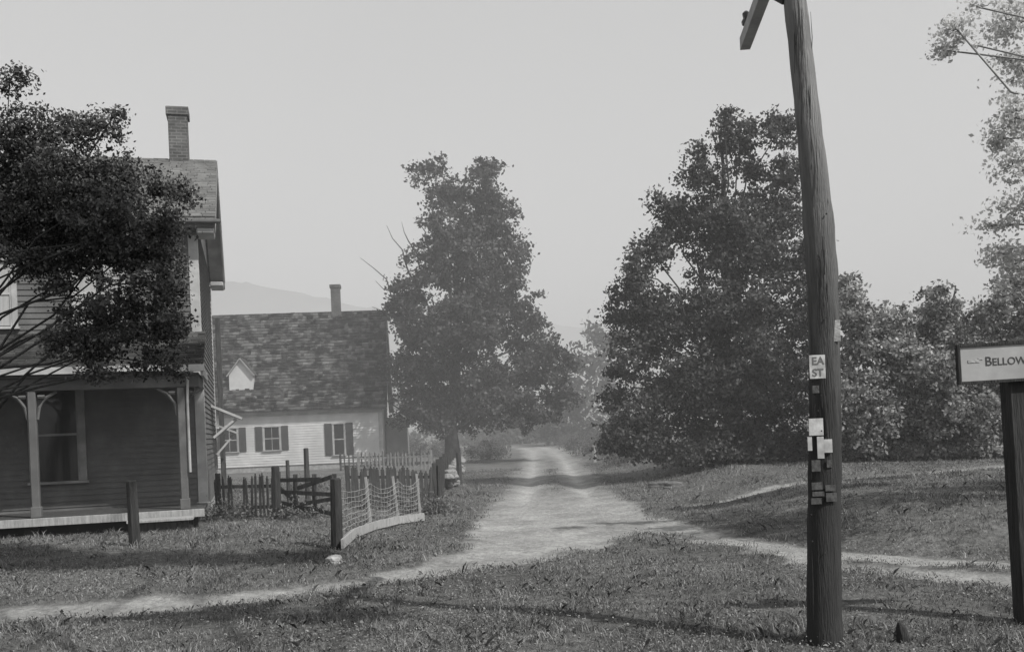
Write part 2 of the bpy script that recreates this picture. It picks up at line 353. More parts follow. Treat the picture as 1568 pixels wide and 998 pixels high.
tree('maple_tree',(m0[0],50,0),mapleL,.34,1750,62,.1,.5,ML,11,2.2,barelimbs=bl,nf=.75,thr=-.3)
RL=leafmat('broad_leaves',.022,.14,.3)
bigL=LB(28,[(1112,180,14,20),(1125,212,34,30),(1150,195,16,22),(1190,205,26,34),(1205,250,30,30),(1150,265,36,34),(1080,275,45,30),(1068,240,18,18),(1180,325,60,55),(1115,340,50,40),(1045,345,48,38),(1015,310,18,16),(1000,385,36,30),(1135,400,88,50),(972,420,26,24),(968,460,34,32),(1040,495,90,55),(1120,480,60,50),(1200,480,70,70),(942,480,18,20),(955,545,34,40),(1080,600,115,70),(1140,560,70,60),(1205,610,78,80),(945,610,26,24),(975,660,50,44),(1100,690,105,42),(1230,695,60,42),(938,665,30,30),(1240,390,26,50),(1255,470,24,50)],.85,.8)
b0=W(1055,735,28)
tree('elm_tree',(b0[0]+1.2,28,.3),bigL,.22,2700,56,.058,.34,RL,12,1.5,zmin=.7,nf=1.3,thr=-.42,nsub=5,limbk=.22)
bush=LB(26,[(1310,480,30,35),(1330,545,55,50),(1300,450,22,28),(1310,630,60,65),(1360,490,30,30),(1390,520,34,34),(1400,560,48,40),(1440,470,26,34),(1435,500,34,30),(1465,520,40,36),(1380,650,70,55),(1470,620,70,60),(1540,590,60,70),(1500,500,30,30),(1525,470,26,30),(1560,440,30,30),(1550,500,40,40),(1500,690,70,38),(1400,705,70,32),(1310,705,50,30),(1440,600,50,50)],.9,.8)+LB(26,[(1620,520,60,90),(1650,650,70,80)],.9,.8,.5)
SL=leafmat('sunlit_thicket_leaves',.05,.46,.35)  # bright end raised to put sunlit highlights into the leaf colour
u0=W(1420,720,26.5)
tree('box_elder_tree',(u0[0],26.5,.35),bush,.16,2100,54,.058,.3,SL,13,1.0,zmin=.65,nf=1.4,thr=-.5,nsub=4)
rt=LB(13,[(1465,45,28,22),(1450,78,16,14),(1540,30,34,38),(1500,12,26,14),(1495,70,16,12),(1560,100,26,30),(1555,180,30,40),(1525,215,16,14),(1550,255,30,26),(1560,320,40,28),(1515,345,22,14),(1530,385,26,18),(1560,400,40,24),(1510,410,18,14)],.9,.4,1.5)+LB(12.5,[(1640,120,70,80),(1660,260,70,80),(1750,60,90,90),(1760,220,100,110),(1850,330,110,90),(1700,400,80,60),(1640,420,60,50)],1.2,.8,.5)
rt+=[src(4.0,18.6,8,1.1,.45,.4,2.2),src(5.4,17.6,8,1.3,.4,.4,2.2),src(7.0,16.0,8,1.0,.5,.4,2.2),src(8.6,16.8,8,1.3,.7,.5,2.2),src(7.6,13.6,8,1.0,.35,.4,2.),src(6.6,19.2,8,1.2,.25,.3,1.6)]
OL=leafmat('glare_leaves',.4,.72,.5)  # leaf colour lifted to paint in glare and overexposure
tree('cherry_tree',(10.8,12.0,.3),rt,.17,1800,34,.032,.2,OL,14,2,limbk=.14,thr=-.6,bark=M['glarebark'],nsub=5)
lt=LB(13,[(15,125,30,18),(60,205,60,38),(110,190,26,20),(150,200,34,26),(178,172,12,12),(15,250,50,45),(105,262,66,42),(195,275,52,36),(258,285,30,24),(280,300,16,14),(75,335,80,42),(185,345,72,40),(15,325,45,50),(235,395,42,44),(260,345,30,30),(60,395,50,26),(125,425,66,38),(200,440,70,42),(262,430,26,40),(150,485,60,34),(225,500,52,36),(262,500,22,36),(110,520,40,28),(150,535,50,22),(235,555,40,24),(150,570,34,12),(268,568,14,16),(20,290,50,50),(140,310,70,44),(180,400,60,40)],1.1,.5,2.4)+LB(13,[
 (-60,180,60,70),(-80,300,80,70),(-160,200,80,100),(-200,340,90,80),(-300,220,100,110),(-330,360,90,70),(-150,90,70,60)],1.1,.5,.4)
LL=leafmat('apple_leaves',.022,.15,.3)
t0=W(-230,800,13)
tree('apple_tree',(t0[0],13.2,0),lt,.14,2900,42,.026,.17,LL,15,1.8,limbk=.18,nf=2.2,thr=-.25,nsub=6)
# tall street elm behind the viewer: its high crown is shaped to shade the lawn at left
ex=[src(-7.2,14.4,10.6,1.6,.5,.4,1.9),src(-5.3,14.0,11,1.4,.5,.4,1.9),src(-3.6,13.8,10.8,1.2,.42,.4,1.9),src(-9,14.6,11,1.6,.55,.5,1.6),src(-3.0,9.7,11.4,.9,.28,.4,1.6),src(-1.6,9.2,11.6,.5,.25,.4,1.4),
    src(-7.7,20.8,12.5,.9,.5,1.0,2.4),src(-8.4,20.8,11.8,.9,.5,.8,2.),(4,-5,12,2.5,2,1.5,.5),(6.5,-4,12,2,2,1.2,.5),(5,-8,11,2.5,2,1.6,.5)]  # leading lobes added to keep sun off the porch wall
tree('elm_tree',(4.5,-6,0),ex,.4,900,36,.09,.40,RL,16,8,thr=-.9,limbk=.2,nsub=4)
# distant trees
def mass(name,lobes,ncl,lpc,ls,cr,mat,seed,zmin=.2):
    q=np.random.RandomState(seed); lob=np.array([l[:6] for l in lobes]); vol=(lob[:,3]*lob[:,5])**.9
    idx=q.choice(len(lob),ncl,p=vol/vol.sum()); d=q.normal(0,1,(ncl,3)); d/=np.linalg.norm(d,axis=1)[:,None]
    C=lob[idx,:3]+d*(q.uniform(.1,1,ncl)**.5)[:,None]*lob[idx,3:6]; C[:,2]=np.maximum(C[:,2],zmin)
    crr=cr*q.uniform(.5,1.4,ncl); ci=np.repeat(np.arange(ncl),lpc); n=len(ci); off=q.normal(0,.45,(n,3)); P=C[ci]+off*crr[ci][:,None]
    P[:,2]=np.maximum(P[:,2],.02); s=ls*q.uniform(.6,1.3,n)[:,None]; a=q.normal(0,1,(n,3)); a/=np.linalg.norm(a,axis=1)[:,None]
    nn=q.normal(0,.7,(n,3))+[0,0,.5]+off; b=np.cross(nn,a); b/=np.linalg.norm(b,axis=1)[:,None]+1e-6
    VV=np.stack([P-a*s,P-b*s*.6,P+a*s,P+b*s*.6],1).reshape(-1,3)
    sh=np.clip(.45+q.normal(0,.18,ncl)[ci]+q.normal(0,.15,n),0,1).repeat(4)
    return mesh_np(name,VV,np.arange(n*4).reshape(-1,4),mat,None,attr={'shade':sh})
dl=LB(88,[(892,560,24,40),(880,625,34,42),(925,570,35,60),(930,650,45,50),(862,664,35,20),(905,515,14,20),(900,685,40,16)],1,4)+LB(108,[(780,664,40,22),(740,668,38,22),(700,670,40,18),(650,664,45,16),(820,664,38,24),(560,660,60,18),(850,650,30,30),(800,680,60,14),(720,685,60,12)],1,6)
dl+=[( -140+i*15.0, 190+15*math.sin(i*2.1), 4.5+2*math.sin(i*1.7), 10,8,4.5+1.5*math.sin(i*2.9)) for i in range(24)]
mass('distant_trees',dl,2400,50,.28,1.4,leafmat('distant_leaves',.035,.12,.3),40)
ub=[]
for i in range(20):
    yy=30+i*4.0; ub.append((4.7+.9*math.sin(i*1.9)+yy*.005,yy,.4,.9,1.7,.4+.5*abs(math.sin(i))))
for i in range(12):
    yy=50+i*4; ub.append((-1.7+.6*math.sin(i*2.3)-max(0,yy-75)*.1,yy,.3,.9,1.8,.3+.4*abs(math.sin(i*1.3))))
for i in range(8): ub.append((-4-i*1.3,62+i*3,.5,1.5,1.5,.6))
ub+= [(5.2+i*1.15,27.6+.5*math.sin(i*2),.75,.8,.7,.4) for i in range(12)]
mass('roadside_brush',ub,900,66,.05,.38,leafmat('brush_leaves',.04,.17,.3),41)
gb=[]
for px,py in [(345,770),(450,770),(590,752),(560,690),(470,725),(390,728),(650,756)]:
    a=G(px,py+30); gb.append((a[0],a[1],.15,.7,.6,.16))
mass('garden_weeds',gb,120,60,.035,.25,leafmat('weed_leaves',.06,.2,.3),42,.1)
prof=[(-900,470),(0,440),(250,428),(330,432),(380,434),(430,444),(520,462),(600,480),(700,492),(850,498),(900,505),(960,498),(1100,480),(1300,505),(1700,500),(2500,520)]
Dh=650
hx=[W(a,b,Dh) for a,b in prof]; hxx=np.array([p[0] for p in hx]); hz=np.array([p[2] for p in hx])
gx=np.linspace(-700,800,260); gt=np.linspace(0,1,24)
GX,GT=np.meshgrid(gx,gt); Hh=np.interp(GX,hxx,hz); ZZ=Hh*sm(GT)+1.5*snoise(GX,GT*300,.06,8)*GT+1.6*snoise(GX,GT*300,.4,9)*GT; YY=430+GT*220
Hi=np.arange(GX.size).reshape(GX.shape); HQ=np.stack([Hi[:-1,:-1],Hi[:-1,1:],Hi[1:,1:],Hi[1:,:-1]],-1).reshape(-1,4)
mesh_np('hill',np.stack([GX.ravel(),YY.ravel(),ZZ.ravel()-.5],1),HQ,noisemat('hazy_wooded_hill',.14,.22,.05,.95,0,c3=.18,s3=.01,spec=0),smooth=True)  # light grey puts distance haze into the wooded slope's colour
# ------------------------------------------------ buildings
def clap(name,x0,x1,z0,z1,mat,par,y=0,axis='x',st=.115):
    V=[];Fc=[];zz=z0
    while zz<z1-1e-4:
        zt=min(zz+st,z1)
        for quad in (((x0,.024,zz),(x1,.024,zz),(x1,.002,zt),(x0,.002,zt)),((x0,.002,zz),(x1,.002,zz),(x1,.024,zz),(x0,.024,zz))):
            n=len(V)
            for (u,o,z_) in quad: V.append((u,y-o,z_) if axis=='x' else (y+o,u,z_))
            Fc.append((n,n+1,n+2,n+3))
        zz=zt
    return pym(name,V,Fc,mat,par)
def window(par,xc,z0,w,h,y=0,rows=2,cols=2,shut=0,curtain=False,cas=.1,nm='window',tm=None):
    A=Acc(); x0=xc-w/2; x1=xc+w/2; yf=y-.04
    A.beam((x0-cas/2,yf,z0),(x0-cas/2,yf,z0+h),.05,cas,(1,0,0)) ; A.beam((x1+cas/2,yf,z0),(x1+cas/2,yf,z0+h),.05,cas,(1,0,0))
    A.beam((x0-cas-.02,yf-.012,z0+h+cas/2),(x1+cas+.02,yf-.012,z0+h+cas/2),.08,cas)
    A.beam((x0-cas-.03,yf-.03,z0-.03),(x1+cas+.03,yf-.03,z0-.03),.11,.05)
    A.beam((x0,y-.037,z0+h*.5),(x1,y-.037,z0+h*.5),.03,.045)
    for i in range(1,cols):
        xx=x0+w*i/cols; A.beam((xx,y-.034,z0),(xx,y-.034,z0+h),.02,.022,(1,0,0))
    for i in range(1,rows):
        if abs(i/rows-.5)<.01: continue
        zz=z0+h*i/rows; A.beam((x0,y-.034,zz),(x1,y-.034,zz),.02,.022)
    for xx in (x0+.018,x1-.018): A.beam((xx,y-.035,z0),(xx,y-.035,z0+h),.03,.036,(1,0,0))
    A.make(nm+'_casing',tm or M['trim'],par)
    box(nm+'_glass',(x0,y-.030,z0),(x1,y-.026,z0+h),M['glass'],par,0)
    if curtain:
        box(nm+'_curtain',(x0+.03,y-.0325,z0+.02),(x0+w*.42,y-.0305,z0+h*.98),M['curtain'],par,0)
        box(nm+'_curtain2',(x1-w*.4,y-.0325,z0+.02),(x1-.03,y-.0305,z0+h*.98),M['curtain'],par,0)
    if shut:
        for sx in (x0-cas-shut/2,x1+cas+shut/2):
            S=Acc(); S.beam((sx,y-.045,z0-.03),(sx,y-.045,z0+h+.05),.03,shut,(1,0,0))
            k=int(h/.09)
            for i in range(k):
                zz=z0+.05+i*(h-.1)/k; S.beam((sx-shut*.38,y-.066,zz),(sx+shut*.38,y-.066,zz),.015,.03)
            S.make(nm+'_shutter',M['shutter'],par)
def roof(par,x0,x1,yf,yb,ze,zr,mat,th=.07,nm='roof'):
    ym=(yf+yb)/2
    for nme,a in ((nm+'_front',yf),(nm+'_back',yb)):
        V=[(x0,a,ze),(x1,a,ze),(x1,ym,zr),(x0,ym,zr),(x0,a,ze-th),(x1,a,ze-th),(x1,ym,zr-th),(x0,ym,zr-th)]
        pym(nme,V,[(0,1,2,3),(7,6,5,4),(0,4,5,1),(1,5,6,2),(0,3,7,4)],mat,par)
def courses(par,x0,x1,yf,ym,ze,zr,mat,st,seed=0,nm='shingle_courses',rough=1.0):
    q=random.Random(seed); L=math.hypot(ym-yf,zr-ze); uy=(ym-yf)/L; uz=(zr-ze)/L; nyv=-uz; nz=uy
    V=[];Fc=[];s=0.0; sh=[]
    while s<L-.02:
        x=x0+q.uniform(-.2,0)
        while x<x1:
            w=q.uniform(.16,.36); a=max(x,x0); b=min(x+w-.012,x1)
            if b>a+.02:
                s0=s-q.uniform(0,.03)*rough if s>0 else s; s1=min(s+st*1.05,L); t=q.uniform(.018,.035)*rough; n=len(V)
                if q.random()<.04: t=.004
                if rough>1 and q.random()<.05: t*=1.8
                v=min(1,max(0,q.gauss(.45,.28)))
                for (xx,ss,hh) in ((a,s0,t),(b,s0,t),(b,s1,.003),(a,s1,.003),(a,s0,0),(b,s0,0)):
                    V.append((xx,yf+uy*ss+nyv*hh,ze+uz*ss+nz*hh)); sh.append(v)
                Fc+=[(n,n+1,n+2,n+3),(n+4,n+5,n+1,n)]
            x+=w
        s+=st
    return mesh_np(nm,V,Fc,mat,par,attr={'shade':sh})
def shmat(name,lo,hi,mlo,sc=.9,p0=.43,p1=.57):
    m,nt,b=newmat(name); N=nt.nodes;L=nt.links
    at=N.new('ShaderNodeAttribute'); at.attribute_name='shade'
    r=N.new('ShaderNodeValToRGB'); r.color_ramp.elements[0].color=g(lo); r.color_ramp.elements[1].color=g(hi); L.new(at.outputs['Fac'],r.inputs[0])
    tc=N.new('ShaderNodeTexCoord'); n=N.new('ShaderNodeTexNoise'); n.inputs['Scale'].default_value=sc; n.inputs['Detail'].default_value=8; n.inputs['Roughness'].default_value=.7; L.new(tc.outputs['Object'],n.inputs['Vector'])
    r2=N.new('ShaderNodeValToRGB'); r2.color_ramp.elements[0].position=p0; r2.color_ramp.elements[1].position=p1; r2.color_ramp.elements[0].color=g(mlo); r2.color_ramp.elements[1].color=g(1.1); L.new(n.outputs['Fac'],r2.inputs[0])
    mx=N.new('ShaderNodeMixRGB'); mx.blend_type='MULTIPLY'; mx.inputs[0].default_value=1; L.new(r.outputs[0],mx.inputs[1]); L.new(r2.outputs[0],mx.inputs[2]); L.new(mx.outputs[0],b.inputs['Base Color']); b.inputs['Roughness'].default_value=.95; b.inputs['Specular IOR Level'].default_value=.1
    return m
SH1=shmat('old_shingles',.02,.09,.5); SH2=shmat('house_shingles',.13,.19,.85); SH3=shmat('mossy_shingle_tabs',.01,.15,.22,1.6,.46,.54)
hs=empty('farmhouse',(HX,HY,.02),HR)
EZ=6.25; RZ=8.5; DP=7.2
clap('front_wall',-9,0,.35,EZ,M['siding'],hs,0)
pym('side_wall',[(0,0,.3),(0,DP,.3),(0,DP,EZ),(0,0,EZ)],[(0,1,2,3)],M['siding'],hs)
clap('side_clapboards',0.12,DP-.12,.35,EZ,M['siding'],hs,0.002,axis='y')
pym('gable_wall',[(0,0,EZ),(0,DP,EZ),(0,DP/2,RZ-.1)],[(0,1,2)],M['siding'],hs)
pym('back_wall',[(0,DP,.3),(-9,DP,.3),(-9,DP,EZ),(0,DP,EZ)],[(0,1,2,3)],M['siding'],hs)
box('foundation',(-9,.03,-.2),(-.02,DP-.02,.36),M['stone'],hs)
box('corner_board',(-.16,-.035,.1),(.03,.0,EZ-.3),M['trim'],hs); box('corner_board_side',(.0,.002,.1),(.034,.2,EZ-.3),M['trim'],hs)
box('corner_board_rear',(.0,DP-.2,.1),(.034,DP,EZ-.3),M['trim'],hs)
box('corner_base',(-.2,-.07,-.05),(.07,.25,.42),M['trim'],hs,.02)
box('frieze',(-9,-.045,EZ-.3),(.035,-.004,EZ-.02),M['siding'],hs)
OV=.42
roof(hs,-9,OV,-.45,DP+.45,EZ-.02,RZ,M['shingle2'],.1)
courses(hs,-9,OV,-.46,DP/2,EZ-.01,RZ+.01,SH2,.13,3)
box('eave_soffit',(-9,-.44,EZ-.22),(OV-.03,-.05,EZ-.13),M['siding'],hs); box('gutter',(-9,-.56,EZ-.15),(OV+.1,-.445,EZ-.07),M['siding'],hs,.02)
R=Acc()
for a in (-.4,DP+.4):
    R.beam((OV-.03,a,EZ-.22),(OV-.03,DP/2,RZ-.22),.04,.24); R.beam((OV/2,a,EZ-.16),(OV/2,DP/2,RZ-.16),OV-.06,.02)
R.make('rake_boards',M['trim'],hs)
box('cornice_return',(.037,-.42,EZ-.34),(OV-.04,.25,EZ-.225),M['trim'],hs,.02); box('cornice_return_rear',(.037,DP-.5,EZ-.34),(OV-.04,DP+.42,EZ-.225),M['trim'],hs,.02)
cx=-.45
box('chimney_stack',(cx-.22,DP/2-.25,RZ-.4),(cx+.22,DP/2+.25,RZ+1.0),M['brick'],hs,.01); box('chimney_cap',(cx-.26,DP/2-.29,RZ+1.0),(cx+.26,DP/2+.29,RZ+1.2),M['brick'],hs,.01); box('chimney_mouth',(cx-.18,DP/2-.18,RZ+1.201),(cx+.18,DP/2+.18,RZ+1.22),M['dark'],hs,0)
for i,xw in enumerate((-1.9,-3.95,-6.5)): window(hs,xw,4.1,.85,1.3,0,2,1,curtain=True,nm='upper_window')
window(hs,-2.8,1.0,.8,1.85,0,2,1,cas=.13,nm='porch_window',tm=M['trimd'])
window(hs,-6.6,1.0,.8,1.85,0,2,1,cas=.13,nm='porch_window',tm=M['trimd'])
box('front_door',(-5.2,-.05,.4),(-4.3,-.026,2.5),M['shutter'],hs)
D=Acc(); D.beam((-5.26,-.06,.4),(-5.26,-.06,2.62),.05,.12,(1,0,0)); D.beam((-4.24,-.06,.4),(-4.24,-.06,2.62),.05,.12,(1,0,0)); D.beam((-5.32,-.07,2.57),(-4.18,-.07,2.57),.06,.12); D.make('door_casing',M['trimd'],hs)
PY=-1.65
pym('porch_roof',[(-9,PY-.25,3.12),(.12,PY-.25,3.12),(.12,0,3.95),(-9,0,3.95),(-9,PY-.25,3.06),(.12,PY-.25,3.06),(.12,0,3.89),(-9,0,3.89)],[(0,1,2,3),(7,6,5,4),(0,4,5,1),(1,5,6,2)],M['shingle'],hs)
courses(hs,-9,.12,PY-.26,0,3.125,3.955,SH1,.13,5)
box('porch_fascia',(-9,PY-.3,3.0),(.14,PY-.252,3.13),M['trim'],hs); box('porch_frieze',(-9,PY-.08,2.72),(.02,PY+.08,2.95),M['siding'],hs)
box('porch_ceiling',(-9,PY-.2,2.955),(.02,-.03,2.985),M['siding'],hs,0)
P=Acc(); P.beam((.09,PY-.25,3.0),(.09,0,3.0),.05,.16); P.make('porch_end_fascia',M['trim'],hs)
box('porch_end_frieze',(-.08,PY+.085,2.72),(.02,-.04,2.95),M['siding'],hs)
box('porch_floor',(-9,PY-.18,.33),(.02,-.03,.4),M['oldwood'],hs); box('porch_floor_edge',(-9,PY-.215,.25),(.03,PY-.182,.4),M['palewood'],hs)
box('porch_under_shade',(-9,PY+.05,.0),(-.1,PY+.08,.25),M['dark'],hs,0)  # near-black sheet stands in for the shade beneath the porch floor
for xp in (-.32,-2.92,-5.6):
    box('porch_post',(xp-.07,PY-.07,.4),(xp+.07,PY+.07,2.72),M['siding'],hs,.015)
    box('post_base',(xp-.09,PY-.09,.402),(xp+.09,PY+.09,.6),M['siding'],hs,.01)
    B=Acc()
    for sx in (-1,1):
        pts=[(xp+sx*.08,PY,2.2),(xp+sx*.12,PY,2.42),(xp+sx*.24,PY,2.6),(xp+sx*.42,PY,2.7)]
        B.tube(pts,[.03]*4,6); B.tube([(xp+sx*.1,PY,2.62),(xp+sx*.22,PY,2.62)],[.04,.04],6)
    B.make('porch_bracket',M['siding'],hs)
DS=Acc(); DS.tube([(-.17,PY-.1,3.0),(-.2,PY-.08,2.5),(-.2,PY-.1,1.1)],[.025]*3,7); DS.make('downspout',M['trim'],hs)
for xx in (-.3,-3,-6): box('porch_pier',(xx-.12,PY-.1,-.1),(xx+.12,PY+.04,.25),M['dark'],hs)
box('porch_step',(-1.3,PY-.75,.24),(-.15,PY-.3,.29),M['palewood'],hs); box('porch_step_lower',(-1.2,PY-.62,-.05),(-.25,PY-.34,.235),M['oldwood'],hs)
HD=Acc(); HD.beam((.0,4.6,2.55),(.75,4.6,2.2),1.2,.06); HD.beam((.05,4.1,1.75),(.6,4.1,2.2),.06,.06); HD.beam((.05,5.1,1.75),(.6,5.1,2.2),.06,.06); HD.make('side_door_hood',M['trim'],hs)
HD=Acc(); HD.beam((.036,6.3,2.1),(.6,6.3,1.85),.9,.05); HD.beam((.05,6.0,1.3),(.5,6.0,1.8),.05,.05); HD.make('side_window_hood',M['trim'],hs)
box('side_stovepipe',(.1,7.3,.0),(.24,7.44,5.1),M['oldwood'],hs)
ct=empty('cottage',(W(588,716,50)[0],50,.1),math.radians(5))
CW=-11.5; CE=2.95; CR=8.5; CD=10
clap('front_wall',CW,0,.2,CE,M['sidingw'],ct,0,st=.13)
pym('end_wall',[(0,0,.1),(0,CD,.1),(0,CD,CE),(0,CD/2,CR-.1),(0,0,CE)],[(0,1,2,3,4)],M['sidingw'],ct)
pym('far_end_wall',[(CW,0,.1),(CW,CD,.1),(CW,CD,CE),(CW,CD/2,CR-.1),(CW,0,CE)],[(4,3,2,1,0)],M['sidingw'],ct)
box('foundation',(CW,.03,-.3),(-.02,CD,.21),M['stone'],ct)
box('corner_board',(-.18,-.04,.2),(.03,0,CE-.2),M['trim'],ct); box('frieze',(CW,-.045,CE-.25),(.035,-.026,CE-.02),M['trim'],ct)
box('eave',(CW-.2,-.32,CE-.11),(.25,-.05,CE-.03),M['trim'],ct)
roof(ct,CW-.25,.3,-.36,CD+.36,CE-.02,CR,M['shingle'],.1)
courses(ct,CW-.25,.3,-.37,CD/2,CE-.01,CR+.01,SH3,.24,9,rough=2.0)
RR=Acc()
for a in (-.34,CD+.34): RR.beam((.28,a,CE-.16),(.28,CD/2,CR-.18),.05,.2)
RR.make('rake_boards',M['trim'],ct)
box('chimney',(-2.75,CD/2-.28,CR-.5),(-2.25,CD/2+.28,CR+1.3),M['brick'],ct,.01); box('chimney_cap',(-2.8,CD/2-.33,CR+1.3),(-2.2,CD/2+.33,CR+1.48),M['brick'],ct,.01)
for xw in (-7.65,-5.55): window(ct,xw,1.0,.78,1.15,0,2,2,shut=.36,cas=.07)
window(ct,-2.2,.62,.55,1.55,0,2,1,shut=.38,cas=.06,nm='tall_window')
dx=-7.1; dw=.6; y0=.75
pym('dormer_face',[(dx-dw,y0,3.7),(dx+dw,y0,3.7),(dx+dw,y0,5.0),(dx,y0,5.75),(dx-dw,y0,5.0)],[(0,1,2,3,4)],M['sidingw'],ct)
pym('dormer_cheeks',[(dx+dw,y0,3.7),(dx+dw,3.2,3.7),(dx+dw,3.2,5.0),(dx+dw,y0,5.0),(dx-dw,y0,3.7),(dx-dw,3.2,3.7),(dx-dw,3.2,5.0),(dx-dw,y0,5.0)],[(0,1,2,3),(7,6,5,4)],M['sidingw'],ct)
pym('dormer_roof',[(dx-dw-.12,y0-.12,4.87),(dx,y0-.12,5.8),(dx+dw+.12,y0-.12,4.87),(dx-dw-.12,3.4,4.87),(dx,3.4,5.8),(dx+dw+.12,3.4,4.87)],[(0,1,4,3),(1,2,5,4)],M['shingle'],ct)
DR=Acc(); DR.beam((dx-dw-.1,y0-.13,4.82),(dx,y0-.13,5.72),.04,.1,(0,1,0)); DR.beam((dx+dw+.1,y0-.13,4.82),(dx,y0-.13,5.72),.04,.1,(0,1,0)); DR.make('dormer_rake',M['trim'],ct)
box('shed_wall',(.05,3.0,0),(1.2,7,2.45),M['sidingw'],ct); pym('shed_roof',[(.04,2.8,3.5),(1.4,2.8,2.5),(1.4,7.2,2.5),(.04,7.2,3.5),(.04,2.8,3.42),(1.4,2.8,2.42),(1.4,7.2,2.42),(.04,7.2,3.42)],[(0,1,2,3),(7,6,5,4),(0,4,5,1),(1,5,6,2)],M['shingle'],ct)
# ------------------------------------------------ fences
def gz(p): return float(hgt(np.array([p[0]]),np.array([p[1]]))[0])
def picket(name,p,q_,h,sp,w,mat,gap=0,seed=1,posts=2.2):
    r=random.Random(seed); A=Acc(); p=Vector((p[0],p[1],0)); q_=Vector((q_[0],q_[1],0)); L=(q_-p).length; n=int(L/sp); d=(q_-p)/L; nn=Vector((-d.y,d.x,0))
    for i in range(n+1):
        if r.random()<gap: continue
        b=p+d*(i*sp+r.uniform(-.01,.01)); z0=gz(b); hh=h*r.uniform(.9,1.05); t=Vector((r.uniform(-.03,.03),0,0))
        b=Vector((b.x,b.y,z0+.03)); A.beam(b,b+t+Vector((0,0,hh-.06)),.018,w,d); e=b+t+Vector((0,0,hh-.06)); A.beam(e,e+Vector((0,0,.05)),.018,w*.45,d)
    for zf in (.25,.75):
        A.beam((p.x+nn.x*.03,p.y+nn.y*.03,gz(p)+h*zf),(q_.x+nn.x*.03,q_.y+nn.y*.03,gz(q_)+h*zf),.035,.07)
    k=max(1,int(L/posts))
    for i in range(k+1):
        b=p+d*(L*i/k)+nn*.07; z0=gz(b); A.beam((b.x,b.y,z0-.1),(b.x+r.uniform(-.03,.03),b.y,z0+h*1.08),.09,.09)
    return A.make(name,mat)
def post(name,px,py,top,w,mat,lean=.0,par=None):
    a=G(px,py,.05); z0=gz(a); s=F/a[1]; hh=(py-top)/s; ww=w/s
    A=Acc(); A.tube([(a[0],a[1],z0-.15),(a[0]+lean*.5,a[1],z0+hh*.5),(a[0]+lean,a[1],z0+hh-.02),(a[0]+lean,a[1],z0+hh)],[ww*.56,ww*.52,ww*.48,ww*.36],8)
    A.make(name,mat,par); return a
post('fence_post',207,838,738,17,M['poled'],-.02)
cp=post('fence_post',516,836,728,17,M['poled'],.02)
pA=G(333,798); pB=G(424,797)
picket('picket_fence',pA,pB,.86,.095,.05,M['oldwood'],.08,2)
post('fence_post',425,797,715,13,M['poled']); post('fence_post',472,772,687,8,M['oldwood']); post('fence_post',443,776,706,6,M['oldwood'])
RF=Acc(); pC=G(424,797); pD=G(512,800)
for (a,b,z0_,z1_) in ((0,1,.2,.42),(0,1,.55,.5),(0,.8,.78,.8),(.1,1,.32,.12),(0,.55,.7,.15),(.4,1,.62,.85)):
    s=Vector((*pC,0)).lerp(Vector((*pD,0)),a); e=Vector((*pC,0)).lerp(Vector((*pD,0)),b); RF.beam((s.x,s.y,z0_+.05),(e.x,e.y,z1_+.05),.04,.08)
for t in (.33,.66,1.0):
    s=Vector((*pC,0)).lerp(Vector((*pD,0)),t); RF.beam((s.x,s.y+.05,-.1),(s.x+.03,s.y+.05,.95),.08,.08)
RF.make('rail_fence',M['oldwood'])
picket('picket_fence',G(535,778),G(672,770),.85,.10,.085,M['oldwood'],.03,4)
picket('picket_fence',G(672,770),(G(672,770)[0]-.6,40),.9,.12,.09,M['oldwood'],.05,5)
picket('picket_fence',(-6.9,43.5),(-3.6,43),.85,.17,.06,noisemat('grey_pickets',.16,.3,5),.05,6)
picket('picket_fence',(-8.2,46.5),(-3.9,47.2),.8,.2,.07,M['oldwood'],.05,8)
wf=empty('wire_fence'); pts=[(cp[0]+.05,cp[1]),G(570,813),G(612,802),G(645,797)]
WA=Acc(); ST_=Acc(); hs_=[1.0,.92,.86,.88]
for (p,hh) in zip(pts[1:],hs_[1:]):
    z0=gz(p); ST_.beam((p[0],p[1]-.03,z0-.1),(p[0]-.05+random.uniform(-.05,.03),p[1]-.03,z0+hh),.04,.05)
ST_.make('stakes',M['palewood'],wf)
for i in range(3):
    p,q_=pts[i],pts[i+1]; n=10
    for k in range(9):
        f=.08+k*.1; path=[]
        for j in range(n+1):
            t=j/n; xx=p[0]+(q_[0]-p[0])*t; yy=p[1]+(q_[1]-p[1])*t; hh=hs_[i]+(hs_[i+1]-hs_[i])*t
            path.append((xx,yy-.02,gz((xx,yy))+hh*f-math.sin(t*3.14)*.12*f+random.uniform(-.012,.012)))
        WA.tube(path,[.004]*len(path),4)
    for j in range(9):
        t=j/9; xx=p[0]+(q_[0]-p[0])*t; yy=p[1]+(q_[1]-p[1])*t; hh=hs_[i]+(hs_[i+1]-hs_[i])*t; z0=gz((xx,yy)); sg_=math.sin(t*3.14)*.11
        WA.tube([(xx,yy-.02,z0+.04),(xx+.02,yy-.02,z0+hh*.88-sg_)],[.0025]*2,4)
WA.make('wires',M['metal'],wf)
BB=Acc(); bp_=[G(526,842),G(545,828),G(575,814),G(612,804),G(650,799)]
for a,b in zip(bp_[:-1],bp_[1:]): BB.beam((a[0],a[1]-.08,gz(a)+.09),(b[0],b[1]-.08,gz(b)+.09),.04,.14)
BB.make('bottom_boards',M['palewood'],wf)
